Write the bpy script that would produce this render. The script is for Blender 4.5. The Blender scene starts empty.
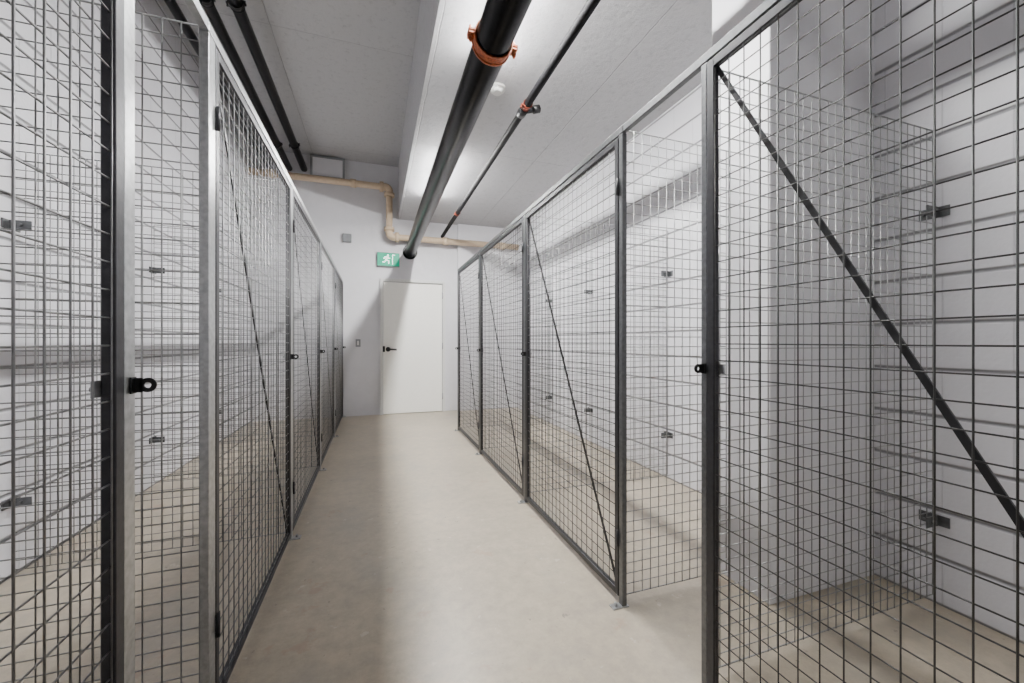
import bpy, math, random
from mathutils import Vector
random.seed(4)
S = bpy.context.scene
C = S.collection

# ------------------------------------------------------------------ materials
def newmat(name):
    m = bpy.data.materials.new(name); m.use_nodes = True
    nt = m.node_tree
    return m, nt, nt.nodes['Principled BSDF']

def simple(name, col, rough=.5, metal=0., bump=0., scale=40., var=0., spec=.5):
    m, nt, b = newmat(name)
    b.inputs['Roughness'].default_value = rough
    b.inputs['Metallic'].default_value = metal
    b.inputs['Specular IOR Level'].default_value = spec
    tc = nt.nodes.new('ShaderNodeTexCoord')
    n = nt.nodes.new('ShaderNodeTexNoise'); n.inputs['Scale'].default_value = scale
    n.inputs['Detail'].default_value = 4
    nt.links.new(tc.outputs['Object'], n.inputs['Vector'])
    r = nt.nodes.new('ShaderNodeValToRGB')
    r.color_ramp.elements[0].position = .3; r.color_ramp.elements[1].position = .7
    r.color_ramp.elements[0].color = (*[max(0, c*(1-var)) for c in col], 1)
    r.color_ramp.elements[1].color = (*[min(1, c*(1+var)) for c in col], 1)
    nt.links.new(n.outputs['Fac'], r.inputs['Fac'])
    nt.links.new(r.outputs['Color'], b.inputs['Base Color'])
    if bump:
        bp = nt.nodes.new('ShaderNodeBump'); bp.inputs['Strength'].default_value = bump
        bp.inputs['Distance'].default_value = .01
        nt.links.new(n.outputs['Fac'], bp.inputs['Height'])
        nt.links.new(bp.outputs['Normal'], b.inputs['Normal'])
    return m

def blockwall(name, col, strength=.7):
    """painted concrete block in (y, z): clear bed joints, faint head joints"""
    m, nt, b = newmat(name)
    b.inputs['Roughness'].default_value = .45
    N = nt.nodes.new; L = nt.links.new
    g = N('ShaderNodeNewGeometry')
    sp = N('ShaderNodeSeparateXYZ'); cb = N('ShaderNodeCombineXYZ')
    L(g.outputs['Position'], sp.inputs[0])
    L(sp.outputs['Y'], cb.inputs['X']); L(sp.outputs['Z'], cb.inputs['Y'])
    br = N('ShaderNodeTexBrick')
    br.inputs['Scale'].default_value = 1.0
    br.inputs['Brick Width'].default_value = .4
    br.inputs['Row Height'].default_value = .2
    br.inputs['Mortar Size'].default_value = .004
    br.inputs['Mortar Smooth'].default_value = .4
    br.inputs['Color1'].default_value = (1, 1, 1, 1)
    br.inputs['Color2'].default_value = (.965, .965, .965, 1)
    br.inputs['Mortar'].default_value = (.86, .86, .86, 1)
    L(cb.outputs[0], br.inputs['Vector'])
    # bed joints every 0.2 m: distance to the nearest joint
    pp = N('ShaderNodeMath'); pp.operation = 'PINGPONG'; pp.inputs[1].default_value = .1
    L(sp.outputs['Z'], pp.inputs[0])
    mr = N('ShaderNodeMapRange'); mr.inputs['From Min'].default_value = .004; mr.inputs['From Max'].default_value = .011
    mr.inputs['To Min'].default_value = 0; mr.inputs['To Max'].default_value = 1
    L(pp.outputs[0], mr.inputs['Value'])
    jr = N('ShaderNodeMapRange'); jr.inputs['To Min'].default_value = .42; jr.inputs['To Max'].default_value = 1
    L(mr.outputs[0], jr.inputs['Value'])
    mx = N('ShaderNodeMix'); mx.data_type = 'RGBA'; mx.blend_type = 'MULTIPLY'; mx.inputs[0].default_value = 1
    L(br.outputs['Color'], mx.inputs[6]); L(jr.outputs[0], mx.inputs[7])
    my = N('ShaderNodeMix'); my.data_type = 'RGBA'; my.blend_type = 'MULTIPLY'; my.inputs[0].default_value = 1
    L(mx.outputs[2], my.inputs[6]); my.inputs[7].default_value = (*col, 1)
    L(my.outputs[2], b.inputs['Base Color'])
    n = N('ShaderNodeTexNoise'); n.inputs['Scale'].default_value = 60; n.inputs['Detail'].default_value = 4
    L(g.outputs['Position'], n.inputs['Vector'])
    ad = N('ShaderNodeMath'); ad.operation = 'MULTIPLY_ADD'; ad.inputs[1].default_value = -.35
    L(br.outputs['Fac'], ad.inputs[0]); L(mr.outputs[0], ad.inputs[2])
    mb = N('ShaderNodeMath'); mb.operation = 'MULTIPLY_ADD'; mb.inputs[1].default_value = .2
    L(n.outputs['Fac'], mb.inputs[0]); L(ad.outputs[0], mb.inputs[2])
    bp = N('ShaderNodeBump'); bp.inputs['Strength'].default_value = strength; bp.inputs['Distance'].default_value = .008
    L(mb.outputs[0], bp.inputs['Height']); L(bp.outputs['Normal'], b.inputs['Normal'])
    return m

def ceiling_mat():
    """painted board-marked concrete: faint form joints, pocks and a little grime"""
    m, nt, b = newmat('ceiling_concrete')
    b.inputs['Roughness'].default_value = .5
    N = nt.nodes.new; L = nt.links.new
    g = N('ShaderNodeNewGeometry')
    br = N('ShaderNodeTexBrick'); br.inputs['Scale'].default_value = 1
    br.inputs['Brick Width'].default_value = 1.22; br.inputs['Row Height'].default_value = 2.2
    br.offset = 0
    br.inputs['Mortar Size'].default_value = .005; br.inputs['Mortar Smooth'].default_value = .6
    br.inputs['Color1'].default_value = (.48, .48, .49, 1); br.inputs['Color2'].default_value = (.465, .465, .475, 1)
    br.inputs['Mortar'].default_value = (.37, .37, .38, 1)
    ofs = N('ShaderNodeVectorMath'); ofs.operation = 'ADD'; ofs.inputs[1].default_value = (.84, .5, 0)
    wob = N('ShaderNodeTexNoise'); wob.inputs['Scale'].default_value = 6
    L(g.outputs['Position'], wob.inputs['Vector'])
    wm = N('ShaderNodeVectorMath'); wm.operation = 'SCALE'; wm.inputs[3].default_value = .015
    L(wob.outputs['Color'], wm.inputs[0])
    L(g.outputs['Position'], ofs.inputs[0])
    o2 = N('ShaderNodeVectorMath'); o2.operation = 'ADD'
    L(ofs.outputs[0], o2.inputs[0]); L(wm.outputs[0], o2.inputs[1]); L(o2.outputs[0], br.inputs['Vector'])
    n = N('ShaderNodeTexNoise'); n.inputs['Scale'].default_value = 18; n.inputs['Detail'].default_value = 9; n.inputs['Roughness'].default_value = .72
    L(g.outputs['Position'], n.inputs['Vector'])
    r = N('ShaderNodeValToRGB')
    r.color_ramp.elements[0].position = .32; r.color_ramp.elements[0].color = (.80, .80, .81, 1)
    r.color_ramp.elements[1].position = .47; r.color_ramp.elements[1].color = (1, 1, 1, 1)
    L(n.outputs['Fac'], r.inputs['Fac'])
    mx = N('ShaderNodeMix'); mx.data_type = 'RGBA'; mx.blend_type = 'MULTIPLY'; mx.inputs[0].default_value = 1
    L(br.outputs['Color'], mx.inputs[6]); L(r.outputs['Color'], mx.inputs[7]); L(mx.outputs[2], b.inputs['Base Color'])
    ma = N('ShaderNodeMath'); ma.operation = 'SUBTRACT'
    L(n.outputs['Fac'], ma.inputs[0]); L(br.outputs['Fac'], ma.inputs[1])
    bp = N('ShaderNodeBump'); bp.inputs['Strength'].default_value = .6; bp.inputs['Distance'].default_value = .009
    L(ma.outputs[0], bp.inputs['Height']); L(bp.outputs['Normal'], b.inputs['Normal'])
    return m

def concrete_floor():
    m, nt, b = newmat('floor_concrete')
    N = nt.nodes.new; L = nt.links.new
    g = N('ShaderNodeNewGeometry')
    n1 = N('ShaderNodeTexNoise'); n1.inputs['Scale'].default_value = 1.1; n1.inputs['Detail'].default_value = 10; n1.inputs['Roughness'].default_value = .66
    n2 = N('ShaderNodeTexNoise'); n2.inputs['Scale'].default_value = 16; n2.inputs['Detail'].default_value = 10; n2.inputs['Roughness'].default_value = .78
    n3 = N('ShaderNodeTexNoise'); n3.inputs['Scale'].default_value = 90; n3.inputs['Detail'].default_value = 3
    for n in (n1, n2, n3): L(g.outputs['Position'], n.inputs['Vector'])
    r1 = N('ShaderNodeValToRGB')
    r1.color_ramp.elements[0].position = .34; r1.color_ramp.elements[0].color = (.375, .33, .26, 1)
    r1.color_ramp.elements[1].position = .62; r1.color_ramp.elements[1].color = (.465, .405, .315, 1)
    L(n1.outputs['Fac'], r1.inputs['Fac'])
    r2 = N('ShaderNodeValToRGB')
    r2.color_ramp.elements[0].position = .34; r2.color_ramp.elements[0].color = (.82, .82, .83, 1)
    r2.color_ramp.elements[1].position = .60; r2.color_ramp.elements[1].color = (1.05, 1.04, 1.02, 1)
    L(n2.outputs['Fac'], r2.inputs['Fac'])
    mx = N('ShaderNodeMix'); mx.data_type = 'RGBA'; mx.blend_type = 'MULTIPLY'; mx.inputs[0].default_value = 1
    L(r1.outputs['Color'], mx.inputs[6]); L(r2.outputs['Color'], mx.inputs[7])
    def spots(scale, lo, hi, amt, col, prev):
        n = N('ShaderNodeTexNoise'); n.inputs['Scale'].default_value = scale; n.inputs['Detail'].default_value = 9; n.inputs['Roughness'].default_value = .6
        mp = N('ShaderNodeVectorMath'); mp.operation = 'ADD'; mp.inputs[1].default_value = (scale*3.1, 7.7, 1.3)
        L(g.outputs['Position'], mp.inputs[0]); L(mp.outputs[0], n.inputs['Vector'])
        r = N('ShaderNodeValToRGB')
        r.color_ramp.elements[0].position = lo; r.color_ramp.elements[0].color = (0, 0, 0, 1)
        r.color_ramp.elements[1].position = hi; r.color_ramp.elements[1].color = (amt, amt, amt, 1)
        L(n.outputs['Fac'], r.inputs['Fac'])
        x = N('ShaderNodeMix'); x.data_type = 'RGBA'
        L(r.outputs['Color'], x.inputs[0]); L(prev, x.inputs[6]); x.inputs[7].default_value = (*col, 1)
        return x.outputs[2]
    o = spots(2.2, .54, .66, .35, (.30, .285, .255), mx.outputs[2])  # grey worn patches
    o = spots(5, .64, .68, .4, (.36, .24, .17), o)                   # a few rusty scuffs
    o = spots(13, .65, .69, .45, (.60, .56, .49), o)                # pale flecks
    o = spots(22, .68, .71, .6, (.14, .13, .12), o)                 # dark specks
    L(o, b.inputs['Base Color'])
    rr = N('ShaderNodeMapRange'); rr.inputs['To Min'].default_value = .22; rr.inputs['To Max'].default_value = .46
    L(n2.outputs['Fac'], rr.inputs['Value']); L(rr.outputs[0], b.inputs['Roughness'])
    bp = N('ShaderNodeBump'); bp.inputs['Strength'].default_value = .10; bp.inputs['Distance'].default_value = .004
    L(n3.outputs['Fac'], bp.inputs['Height']); L(bp.outputs['Normal'], b.inputs['Normal'])
    return m

def emis(name, col, st):
    m, nt, b = newmat(name)
    b.inputs['Base Color'].default_value = (*col, 1)
    b.inputs['Emission Color'].default_value = (*col, 1)
    b.inputs['Emission Strength'].default_value = st
    return m

WALL = (.72, .715, .75)
M = dict(
    block=blockwall('painted_block', WALL),
    plain=simple('painted_concrete', (.69, .685, .71), .5, 0, .3, 9, .02),
    ceil=ceiling_mat(),
    floor=concrete_floor(),
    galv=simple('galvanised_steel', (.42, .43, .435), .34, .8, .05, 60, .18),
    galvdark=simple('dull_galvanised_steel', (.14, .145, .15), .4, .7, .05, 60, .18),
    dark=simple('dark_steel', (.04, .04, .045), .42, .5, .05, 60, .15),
    wire=simple('backlit_mesh_wire', (.055, .055, .055), .45, .6, 0, 60, .1),  # galvanised mesh darkened in colour to look backlit, right doors
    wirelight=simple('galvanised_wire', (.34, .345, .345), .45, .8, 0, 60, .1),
    wiremid=simple('mid_tone_wire', (.22, .222, .225), .42, .75, 0, 60, .1),  # same galvanised mesh in a middle tone for the left doors
    brace=simple('brace_steel', (.02, .02, .022), .45, .3, 0, 60, .1),
    pipe=simple('black_pipe', (.006, .006, .007), .28, 0, .05, 30, .3, .12),
    thin=simple('black_thin_pipe', (.006, .006, .007), .6, 0, .0, 30, .3, .10),
    orange=simple('orange_coupling', (.36, .085, .024), .55, .1, .3, 80, .5),
    red=simple('dark_red_coupling', (.22, .035, .014), .55, .1, .3, 80, .4),
    tan=simple('tan_pipe', (.62, .48, .33), .45, 0, .05, 20, .06),
    white=simple('white_paint', (.68, .68, .66), .4, 0, .02, 20, .01),
    doorp=simple('door_paint', (.97, .96, .90), .35, 0, .02, 20, .01),
    grey=simple('grey_plastic', (.24, .25, .26), .5, 0, .02, 20, .03),
    black=simple('black_metal', (.010, .010, .011), .4, .2, 0, 20, .1),
    lamp=emis('lamp_lens', (1, .99, .975), 600),
    lampdim=emis('lamp_lens_dim', (1, .99, .975), 150),  # unseen rear strip, weakened to keep the column's near face in shade
    green=emis('sign_green', (.0, .30, .17), .55),
    signwhite=emis('sign_white', (.9, 1, .95), 2.6),
)

# ------------------------------------------------------------------ mesh builder
class MB:
    def __init__(s): s.v = []; s.f = []; s.sm = []
    def box(s, x0, x1, y0, y1, z0, z1):
        if x0 > x1: x0, x1 = x1, x0
        if y0 > y1: y0, y1 = y1, y0
        if z0 > z1: z0, z1 = z1, z0
        i = len(s.v)
        s.v += [(x0,y0,z0),(x1,y0,z0),(x1,y1,z0),(x0,y1,z0),(x0,y0,z1),(x1,y0,z1),(x1,y1,z1),(x0,y1,z1)]
        for q in ((0,3,2,1),(4,5,6,7),(0,1,5,4),(1,2,6,5),(2,3,7,6),(3,0,4,7)):
            s.f.append([i+k for k in q]); s.sm.append(False)
        return s
    def tube(s, p, q, r, n=6, r2=None):
        p = Vector(p); q = Vector(q); d = (q-p).normalized()
        u = d.orthogonal().normalized(); w = d.cross(u)
        r2 = r if r2 is None else r2
        i = len(s.v)
        for c, rr in ((p, r), (q, r2)):
            for k in range(n):
                a = 2*math.pi*k/n
                s.v.append(tuple(c + (u*math.cos(a)+w*math.sin(a))*rr))
        for k in range(n):
            k2 = (k+1) % n
            s.f.append([i+k, i+k2, i+n+k2, i+n+k]); s.sm.append(True)
        s.f.append([i+k for k in range(n)][::-1]); s.sm.append(False)
        s.f.append([i+n+k for k in range(n)]); s.sm.append(False)
        return s
    def sweep(s, pts, r, n=16):
        pts = [Vector(p) for p in pts]
        i = len(s.v); m = len(pts)
        up = None
        for a, p in enumerate(pts):
            d = (pts[min(a+1, m-1)] - pts[max(a-1, 0)]).normalized()
            if up is None: up = d.orthogonal().normalized()
            up = (up - d*up.dot(d)).normalized(); w = d.cross(up)
            for k in range(n):
                t = 2*math.pi*k/n
                s.v.append(tuple(p + (up*math.cos(t)+w*math.sin(t))*r))
        for a in range(m-1):
            for k in range(n):
                k2 = (k+1) % n
                s.f.append([i+a*n+k, i+a*n+k2, i+(a+1)*n+k2, i+(a+1)*n+k]); s.sm.append(True)
        s.f.append([i+k for k in range(n)][::-1]); s.sm.append(False)
        s.f.append([i+(m-1)*n+k for k in range(n)]); s.sm.append(False)
        return s
    def ring(s, c, axis, ri, ro, h, n=28):
        """flat ring (washer) around axis, centre c, thickness h"""
        c = Vector(c); d = Vector(axis).normalized(); u = d.orthogonal().normalized(); w = d.cross(u)
        i = len(s.v)
        for rr, hh in ((ri, -h/2), (ro, -h/2), (ro, h/2), (ri, h/2)):
            for k in range(n):
                t = 2*math.pi*k/n
                s.v.append(tuple(c + d*hh + (u*math.cos(t)+w*math.sin(t))*rr))
        for a in range(4):
            b = (a+1) % 4
            for k in range(n):
                k2 = (k+1) % n
                s.f.append([i+a*n+k, i+a*n+k2, i+b*n+k2, i+b*n+k]); s.sm.append(a in (1, 3))
        return s
    def poly(s, pts, y0, y1):
        """extrude (x,z) polygon between y0 and y1"""
        i = len(s.v); n = len(pts)
        for y in (y0, y1):
            for x, z in pts: s.v.append((x, y, z))
        s.f.append([i+k for k in range(n)]); s.sm.append(False)
        s.f.append([i+n+k for k in range(n)][::-1]); s.sm.append(False)
        for k in range(n):
            k2 = (k+1) % n
            s.f.append([i+k, i+n+k, i+n+k2, i+k2]); s.sm.append(False)
        return s
    def build(s, name, mat, parent=None, bevel=0):
        off = Vector((0,0,0))
        p = parent
        while p is not None:
            off += p.location; p = p.parent
        me = bpy.data.meshes.new(name)
        me.from_pydata([tuple(Vector(v)-off) for v in s.v], [], s.f)
        me.polygons.foreach_set('use_smooth', s.sm)
        me.materials.append(mat); me.update()
        o = bpy.data.objects.new(name, me); C.objects.link(o)
        if parent: o.parent = parent
        if bevel:
            b = o.modifiers.new('bevel', 'BEVEL'); b.width = bevel; b.segments = 2; b.limit_method = 'ANGLE'
        return o

def empty(name, loc, label=None, cat=None, group=None):
    o = bpy.data.objects.new(name, None); C.objects.link(o); o.location = loc
    o.empty_display_size = .1
    tag(o, label, cat, group); return o
def tag(o, label=None, cat=None, group=None, kind=None):
    if label: o['label'] = label
    if cat: o['category'] = cat
    if group: o['group'] = group
    if kind: o['kind'] = kind
    return o
def struct(o, label, cat): return tag(o, label, cat, None, 'structure')

# ------------------------------------------------------------------ dimensions
XL, XR = -1.63, 2.27          # side walls
YB, YN = 6.43, -2.4           # back wall, wall behind the camera
ZH, ZL = 3.83, 3.02           # high ceiling left, low ceiling right
XS = .342                     # edge of the low ceiling
FL, FR = -.445, .984          # the two rows of fronts
H = 2.03                      # locker height
T = .15

# ------------------------------------------------------------------ room
struct(MB().box(XL-T, XR+T, YN-T, YB+T, -.1, 0).build('floor', M['floor']), 'worn tan concrete floor of the locker corridor', 'floor')
struct(MB().box(XL-T, XL, YN, YB, 0, ZH).build('wall_left', M['block']), 'white painted block wall behind the left lockers', 'wall')
struct(MB().box(XR, XR+T, YN, YB, 0, ZH).build('wall_right', M['block']), 'white painted block wall behind the right lockers', 'wall')
struct(MB().box(XL-T, XR+T, YB, YB+T, 0, ZH).build('wall_back', M['plain']), 'smooth white end wall with the door', 'wall')
struct(MB().box(XL-T, XR+T, YN-T, YN, 0, ZH).build('wall_front', M['plain']), 'white wall at the near end of the corridor', 'wall')
struct(MB().box(XL-T, XS, YN-T, YB+T, ZH, ZH+T).build('ceiling', M['ceil']), 'high grey painted concrete ceiling on the left', 'ceiling')
struct(MB().box(XS, XR+T, YN, YB, ZL, ZH+T).build('ceiling', M['ceil']), 'lower painted concrete ceiling on the right with a bright side face', 'ceiling')
struct(MB().box(1.584, XR, 1.24, 1.55, 0, ZL).build('wall_column', M['plain'], None, .006), 'white square column against the right wall', 'column')
struct(MB().box(1.27, XR, YB-.07, YB, 0, ZL).build('wall_pilaster', M['plain']), 'shallow white projection at right of the end wall', 'wall')

# door in the end wall
dx0, dx1 = .075, 1.065
dr = MB().box(dx0+.047, dx1-.047, YB-.022, YB-.001, .008, 2.033).build('door_1', M['doorp'], None, .003)
struct(dr, 'closed white door with black lever in the end wall', 'door')
fr = MB()
fr.box(dx0, dx0+.042, YB-.055, YB, 0, 2.085).box(dx1-.042, dx1, YB-.055, YB, 0, 2.085).box(dx0+.042, dx1-.042, YB-.055, YB, 2.04, 2.085)
fr.build('door_frame', M['white'], dr, .003)
hx = dx0+.047+.07
hd = MB().tube((hx, YB-.022, 1.0), (hx, YB-.04, 1.0), .036, 24).tube((hx, YB-.04, 1.0), (hx, YB-.08, 1.0), .013, 10)
hd.sweep([(hx, YB-.075, 1.0), (hx+.03, YB-.08, 1.0), (hx+.07, YB-.078, .998), (hx+.125, YB-.073, .994)], .013, 8)
tag(hd.build('door_handle', M['black'], dr), 'black lever handle')
MB().box(dx0+.036, dx0+.07, YB-.059, YB-.036, .96, 1.05).build('latch_guard', M['black'], dr, .002)
for z in (.25, 1.05, 1.85):
    MB().tube((dx1-.043, YB-.060, z-.05), (dx1-.043, YB-.060, z+.05), .008, 8).build('hinge', M['grey'], dr)

# ------------------------------------------------------------------ lockers
R = .0018
def wires(mb, axis, a0, a1, z0, z1, c, d, pitch=.0508, r=R, edge=None):
    """grid in a vertical plane; axis 'Y': plane x=c running along y, axis 'X': plane y=c running along x"""
    n = max(1, round((a1-a0)/pitch)); st = (a1-a0)/n
    for k in range(n+1):
        a = a0+st*k
        rr = edge if (edge and k in (0, n)) else r
        if axis == 'Y': mb.tube((c, a, z0), (c, a, z1), rr, 5)
        else: mb.tube((a, c, z0), (a, c, z1), rr, 5)
    m = round((z1-z0)/pitch); st = (z1-z0)/m
    for k in range(m+1):
        z = z0+st*k
        rr = edge if (edge and k in (0, m)) else r
        if axis == 'Y': mb.tube((c+d*2*r, a0, z), (c+d*2*r, a1, z), rr, 5)
        else: mb.tube((a0, c+d*2*r, z), (a1, c+d*2*r, z), rr, 5)

def partition(root, d, X, wx, y, brackets=True, mat='wirelight', gap=.028):
    xa, xb = X+d*gap, wx-d*.012
    a0, a1 = min(xa, xb), max(xa, xb)
    w = MB(); wires(w, 'X', a0, a1, .036, H-.006, y, 1, pitch=.044, r=.0020, edge=.0028)
    fo = w.build('side_mesh_panel', M[mat], root)
    if brackets:
        for z in (.36, 1.67):
            b = MB()
            b.box(wx-d*.001, wx-d*.007, y-.05, y+.05, z-.022, z+.022)
            b.box(wx-d*.001, wx-d*.085, y-.016, y-.010, z-.022, z+.022)
            b.tube((wx-d*.05, y-.03, z), (wx-d*.05, y+.018, z), .008, 8)
            b.tube((wx-d*.007, y+.034, z), (wx-d*.018, y+.034, z), .009, 6)
            b.build('wall_bracket', M['galvdark'], fo, .001)
    return fo

def post(root, d, X, y0, y1, mat='galv'):
    o = MB().box(X, X+d*.022, y0, y1, .004, H-.031).build('corner_post', M[mat], root, .002)
    f = MB().box(X-d*.045, X+d*.03, y0-.004, y1+.004, 0, .005)
    f.tube((X-d*.024, (y0+y1)/2, .005), (X-d*.024, (y0+y1)/2, .02), .007, 6)
    f.build('foot_plate', M['galv'], o)
    return o

def door(root, d, X, y0, y1, yt=None, wmat='wire'):
    z0, z1 = .03, H-.036
    f = MB(); s = .026; dp = .022
    f.box(X, X+d*dp, y0, y0+s, z0, z1).box(X, X+d*dp, y1-s, y1, z0, z1)
    f.box(X, X+d*dp, y0+s, y1-s, z0, z0+s).box(X, X+d*dp, y0+s, y1-s, z1-s, z1)
    fo = f.build('locker_door', M['dark'], root, .0015)
    w = MB(); wires(w, 'Y', y0+s, y1-s, z0+s, z1-s, X+d*.006, d)
    w.build('wire_mesh', M[wmat], fo)
    # flat diagonal brace on the inside
    xa = X+d*.013; xb = X+d*.018
    if d > 0: A = (y1-s*.6, z1-s*.4); B = (y0+s*.6, z0+s*.4)
    else:     A = (y0+s*.6, z1-s*.4); B = (y1-s*.6, z0+s*.4)
    dv = Vector((B[0]-A[0], B[1]-A[1])).normalized(); nn = Vector((-dv.y, dv.x))*.0066
    q = [(A[0]+nn.x, A[1]+nn.y), (A[0]-nn.x, A[1]-nn.y), (B[0]-nn.x, B[1]-nn.y), (B[0]+nn.x, B[1]+nn.y)]
    b = MB()
    for x in (xa, xb):
        for yy, zz in q: b.v.append((x, yy, zz))
    for fc in ((0,1,2,3),(7,6,5,4),(0,4,5,1),(1,5,6,2),(2,6,7,3),(3,7,4,0)):
        b.f.append(list(fc)); b.sm.append(False)
    b.build('diagonal_brace', M['brace'], fo)
    # lock tab: flat eyelet plate square to the door, standing out into the aisle
    t = MB(); z = 1.035; yy = (yt if yt else y1)-.012
    xc = X-d*.025
    t.ring((xc, yy, z), (0, 1, 0), .0060, .0140, .004, 28)
    t.box(X-d*.0005, xc+d*.0085, yy-.002, yy+.002, z-.0140, z+.0140)
    t.box(X-d*.0005, X-d*.003, yy-.009, yy+.009, z-.016, z+.016)
    tag(t.build('lock_tab', M['black'], fo), 'black lock tab with a round hole')
    h = MB().box(X+d*(dp+.0005), X+d*(dp+.004), y1-.046, y1-.004, z-.015, z+.015)
    h.tube((X+d*(dp+.004), y1-.034, z), (X+d*(dp+.010), y1-.034, z), .005, 6)
    h.build('hasp_plate', M['galv'], fo)
    for z in (.28, 1.78):
        MB().tube((X-d*.006, y0-.003, z-.035), (X-d*.006, y0-.003, z+.035), .005, 8).box(X-d*.004, X-d*.001, y0+.001, y0+.020, z-.028, z+.028).build('hinge', M['dark'], fo)
    return fo
def locker(side, y0, y1, label, far=False, off=0., wx=None, header_to=None, brackets=True, latch=None, pw=.036, lw=.036):
    d = side; X = FL if d < 0 else FR
    wx = wx if wx is not None else (XL if d < 0 else XR)
    root = empty('storage_locker', (X, y0, 0), label, 'storage locker', 'wire mesh storage lockers')
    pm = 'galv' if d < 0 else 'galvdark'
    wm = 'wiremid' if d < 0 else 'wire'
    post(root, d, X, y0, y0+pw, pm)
    partition(root, d, X, wx, y0+.02+off, brackets)
    ye = y1-.004
    hy = header_to if header_to else ye
    h = MB().box(X, X+d*.022, y0, hy, H-.028, H)
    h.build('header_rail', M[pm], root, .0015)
    if latch:
        MB().box(X+d*.001, X+d*.020, y1-.002-lw, y1-.002, .03, H-.031).build('latch_stile', M[latch], root, .002)
        door(root, d, X, y0+pw+.006, y1-.004-lw, y1-.004, wm)
    elif far:
        door(root, d, X, y0+pw+.006, ye-.044, None, wm)
        post(root, d, X, ye-.038, ye, pm)
    else:
        door(root, d, X, y0+pw+.006, ye-.004, None, wm)
    return root

L0 = locker(-1, -.19, .985, 'nearest left locker, cropped by the left edge, big black lock tab on its edge', header_to=1.343, latch='galv')
locker(-1, 1.347, 2.53, 'left locker with the wide bright galvanised post, just past the narrow opening', off=.0, pw=.05)
locker(-1, 2.53, 3.80, 'third left locker from the camera, two before the end wall')
locker(-1, 3.80, 5.08, 'second left locker from the end wall')
locker(-1, 5.08, 6.425, 'left locker standing against the end wall beside the light switch', far=True)
R0 = locker(1, -.13, 1.008, 'nearest right locker, largest in view, with long black diagonal brace', header_to=1.428, latch='galvdark', lw=.022)
partition(R0, 1, FR, XR, 1.025, gap=.055)
locker(1, 1.432, 2.58, 'right locker just past the opening by the column, its side mesh showing', wx=1.584, brackets=False, pw=.026)
locker(1, 2.58, 3.83, 'middle right locker between the one by the column and the farthest', off=.06)
locker(1, 3.83, 4.98, 'farthest right locker, ending short of the end wall', far=True, off=.06)
r3 = [o for o in C.objects if o.type == 'EMPTY'][-1]
partition(r3, 1, FR, XR, 4.955)

# ------------------------------------------------------------------ pipes
def coupling(root, x, y, z, r, mat, ang=0., w=.05, name='coupling'):
    c = MB()
    k = max(.45, min(1, r/.085))
    c.ring((x, y, z), (0, 1, 0), r*.98, r+.007*k, w, 36)
    c.ring((x, y-w*.42, z), (0, 1, 0), r*.98, r+.011*k, w*.16, 36)
    c.ring((x, y+w*.42, z), (0, 1, 0), r*.98, r+.011*k, w*.16, 36)
    ca, sa = math.cos(ang), math.sin(ang)
    for s in (-1, 1):
        px, pz = x+s*ca*(r+.020*k), z+s*sa*(r+.020*k)
        c.box(px-.016*k, px+.016*k, y-w*.40, y+w*.40, pz-.012*k, pz-.003*k)
        c.box(px-.016*k, px+.016*k, y-w*.40, y+w*.40, pz+.003*k, pz+.012*k)
        c.tube((px+s*.004, y, pz-.038*k), (px+s*.004, y, pz+.038*k), .006*k, 8)
        c.tube((px+s*.004, y, pz-.030*k), (px+s*.004, y, pz-.016*k), .010*k, 6)
        c.tube((px+s*.004, y, pz+.016*k), (px+s*.004, y, pz+.026*k), .010*k, 6)
    return c.build(name, mat, root)

# main pipe
BX, BZ, BR = .52, 2.52, .083
p = empty('black_main_pipe', (BX, YN, BZ), 'thick black overhead pipe with an orange bolted coupling', 'pipe')
MB().tube((BX, YN, BZ), (BX, YB, BZ), BR, 40).build('pipe_run', M['pipe'], p)
coupling(p, BX, 1.79, BZ, BR, M['orange'], math.radians(-8), .06)
coupling(p, BX, -1.3, BZ, BR, M['orange'], 0, .06)
MB().ring((BX, YB-.012, BZ), (0, 1, 0), BR*.98, BR+.03, .02, 32).build('wall_flange', M['pipe'], p)
# thin pipe
TX, TZ, TR = 1.026, 2.81, .027
p = empty('sprinkler_pipe', (TX, YN, TZ), 'thin black sprinkler pipe right of the thick pipe with dark red coupling', 'pipe')
MB().tube((TX, YN, TZ), (TX, YB, TZ), TR, 20).build('pipe_run', M['thin'], p)
coupling(p, TX, 2.66, TZ, TR, M['red'], .3, .05)
coupling(p, TX, 5.2, TZ, TR, M['red'], .3, .05)
b = MB().tube((TX, 2.74, TZ), (TX+.09, 2.74, TZ+.03), .021, 14).tube((TX+.085, 2.74, TZ+.028), (TX+.13, 2.74, TZ+.043), .029, 14)
b.tube((TX, 2.70, TZ), (TX, 2.78, TZ), TR+.008, 18)
tag(b.build('sprinkler_outlet', M['black'], p), 'short black capped side outlet')
# left pipes
for X_, Z_, r_, lab in ((-.97, 3.62, .045, 'rightmost of the three black pipes under the high left ceiling'),
                        (-1.16, 3.60, .04, 'middle of the three black pipes under the high left ceiling'),
                        (-1.40, 3.58, .035, 'leftmost black pipe under the high left ceiling, closest to the wall')):
    p = empty('ceiling_pipe', (X_, YN, Z_), lab, 'pipe', 'black pipes under the high ceiling')
    MB().tube((X_, YN, Z_), (X_, YB, Z_), r_, 24).build('pipe_run', M['pipe'], p)
    coupling(p, X_, 3.45, Z_, r_, M['black'], .3, .05)
    coupling(p, X_, 5.7, Z_, r_, M['black'], .3, .05)
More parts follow.
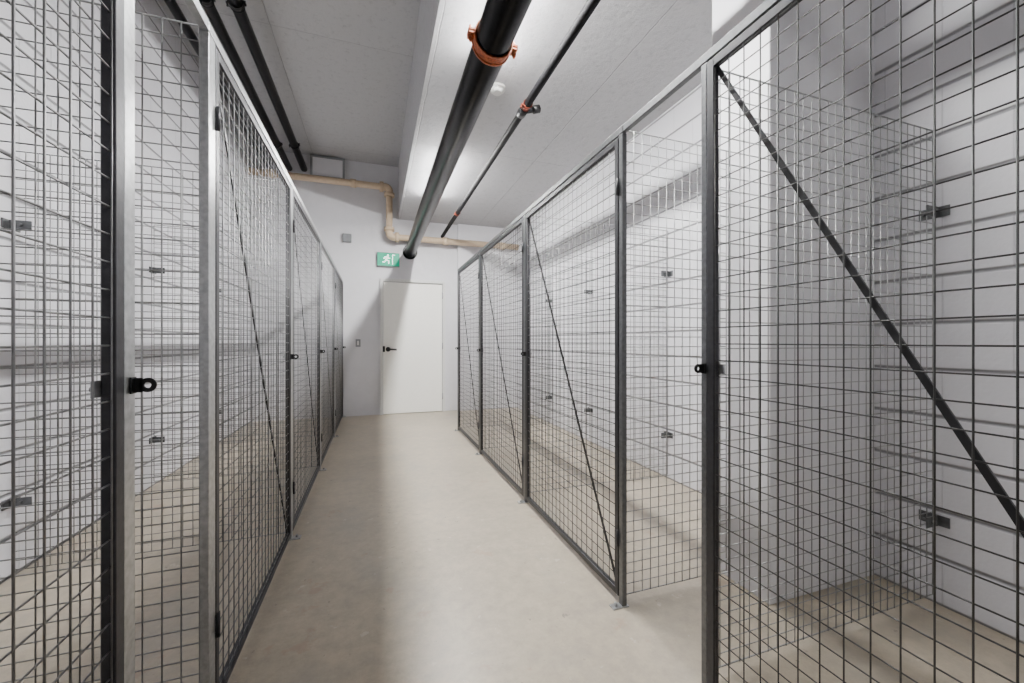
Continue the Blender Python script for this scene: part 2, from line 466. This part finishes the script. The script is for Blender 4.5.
# tan pipe: along the end wall, down, then right
def arc(c, r, a0, a1, y, n=7):
    return [(c[0]+r*math.cos(a0+(a1-a0)*k/n), y, c[1]+r*math.sin(a0+(a1-a0)*k/n)) for k in range(n+1)]
YP = 6.28; ZA, ZB_, XE, er = 3.44, 2.70, .205, .056
p = empty('tan_drain_pipe', (XL, YP, ZA), 'tan drain pipe stepping down across the end wall', 'pipe')
pts = [(XL, YP, ZA), (XE-er, YP, ZA)] + arc((XE-er, ZA-er), er, math.pi/2, 0, YP)[1:] + arc((XE+er, ZB_+er), er, math.pi, 1.5*math.pi, YP) + [(XR, YP, ZB_)]
MB().sweep(pts, .047, 20).build('pipe_run', M['tan'], p)
e = MB().sweep([(XE-er-.05, YP, ZA), (XE-er, YP, ZA)] + arc((XE-er, ZA-er), er, math.pi/2, 0, YP)[1:] + [(XE, YP, ZA-er-.05)], .0555, 20)
e.ring((XE-er-.055, YP, ZA), (1, 0, 0), .047, .074, .055).ring((XE, YP, ZA-er-.055), (0, 0, 1), .047, .074, .055)
e.build('elbow', M['tan'], p)
e = MB().sweep([(XE, YP, ZB_+er+.05)] + arc((XE+er, ZB_+er), er, math.pi, 1.5*math.pi, YP) + [(XE+er+.05, YP, ZB_)], .0555, 20)
e.ring((XE+er+.055, YP, ZB_), (1, 0, 0), .047, .074, .055).ring((XE, YP, ZB_+er+.055), (0, 0, 1), .047, .074, .055)
e.build('elbow', M['tan'], p)
for x, z in ((-.3, ZA), (-1.35, ZA), (1.05, ZB_), (2.0, ZB_)):
    MB().ring((x, YP, z), (1, 0, 0), .046, .059, .08).build('pipe_collar', M['tan'], p)

# ------------------------------------------------------------------ things on the end wall
# exit sign
sx0, sx1, sz0, sz1 = .03, .36, 2.27, 2.48
p = empty('exit_sign', (.195, YB, sz0), 'green running man exit sign above the door corner', 'exit sign')
MB().box(sx0, sx1, YB-.055, YB, sz0, sz1).build('housing', M['grey'], p, .004)
MB().box(sx0+.006, sx1-.006, YB-.058, YB-.0551, sz0+.006, sz1-.006).build('sign_face', M['green'], p)
g = MB(); ya, yb = YB-.0605, YB-.0582
def P(*a): g.poly([(sx0+.155+x*.95, sz0+.105+z*.95) for x, z in a], ya, yb)
P(*[(.004+.014*math.cos(t*math.pi/6), .062+.014*math.sin(t*math.pi/6)) for t in range(12)])
P((-.022,.040),(-.004,.044),(-.014,-.008),(-.034,-.010))
P((-.014,-.008),(-.028,-.016),(.008,-.026),(.008,-.068),(.021,-.068),(.021,-.016))
P((-.034,-.008),(-.022,-.016),(-.044,-.050),(-.080,-.050),(-.080,-.038),(-.050,-.038))
P((-.006,.040),(-.010,.028),(.016,.010),(.038,.018),(.036,.028),(.018,.022))
P((-.022,.041),(-.018,.030),(-.042,.026),(-.056,.002),(-.066,.006),(-.050,.038))
P((.070,-.078),(.070,.078),(.078,.078),(.078,-.078))
P((.078,.070),(.078,.078),(.112,.078),(.112,.070))
g.build('running_man_pictogram', M['signwhite'], p)
# grey wall box
p = tag(MB().box(-.45, -.33, YB-.06, YB, 2.60, 2.72).build('alarm_box', M['grey'], None, .006), 'small square grey box high on the end wall left of the exit sign', 'alarm box')
MB().box(-.435, -.345, YB-.064, YB-.0601, 2.615, 2.705).build('front_grille', M['grey'], p)
# switch
p = tag(MB().box(-.275, -.205, YB-.008, YB, 1.04, 1.155).build('light_switch', M['grey'], None, .002), 'light switch plate on the end wall left of the door', 'light switch')
MB().box(-.252, -.228, YB-.014, YB-.0081, 1.065, 1.13).build('rocker', M['white'], p)
# square boxed patch near high ceiling
p = tag(MB().box(-.86, -.44, YB-.075, YB, 3.50, 3.80).build('duct_box', M['plain'], None, .006), 'pale square duct box high on the end wall above the tan pipe', 'duct box')
f = MB(); f.box(-.88, -.42, YB-.083, YB-.0751, 3.78, 3.81).box(-.88, -.42, YB-.083, YB-.0751, 3.50, 3.52).box(-.88, -.85, YB-.083, YB-.0751, 3.52, 3.78).box(-.45, -.42, YB-.083, YB-.0751, 3.52, 3.78)
f.build('flange', M['grey'], p)
# smoke detector
s = MB(); cx, cy = .863, 2.85
s.tube((cx, cy, ZL), (cx, cy, ZL-.02), .062, 28)
p = tag(s.build('smoke_detector', M['white']), 'round white smoke detector on the lower ceiling between the pipes', 'smoke detector')
MB().tube((cx, cy, ZL-.02), (cx, cy, ZL-.045), .05, 28, .034).build('sensor_dome', M['white'], p)

# ------------------------------------------------------------------ ceiling lights (above the thick pipe)
for y, lab, mt in ((4.6, 'strip light above the thick pipe near the end wall', 'lamp'),
               (1.95, 'strip light above the thick pipe near its orange coupling', 'lamp'),
               (-1.4, 'strip light above the thick pipe behind the camera', 'lampdim')):
    lx = .68
    p = empty('strip_light', (lx, y, ZL), lab, 'ceiling light', 'ceiling strip lights')
    MB().box(lx-.034, lx+.034, y-.62, y+.62, ZL-.065, ZL).build('light_body', M['white'], p, .003)
    q = MB(); prof = [(-.026, -.0655), (.026, -.0655), (.022, -.08), (-.022, -.08)]
    q.poly([(lx+a, ZL+b) for a, b in prof], y-.6, y+.6)
    q.build('light_diffuser', M[mt], p)

# ------------------------------------------------------------------ world + camera
w = bpy.data.worlds.new('world'); S.world = w; w.use_nodes = True
w.node_tree.nodes['Background'].inputs[0].default_value = (.8, .85, 1, 1)
w.node_tree.nodes['Background'].inputs[1].default_value = .3
cam = bpy.data.cameras.new('camera'); co = bpy.data.objects.new('camera', cam); C.objects.link(co)
cam.lens = 14.0; cam.sensor_width = 36; cam.clip_start = .02
co.location = (0, 0, 1.12)
co.rotation_euler = (math.pi/2, 0, -math.atan(137/398))
S.camera = co
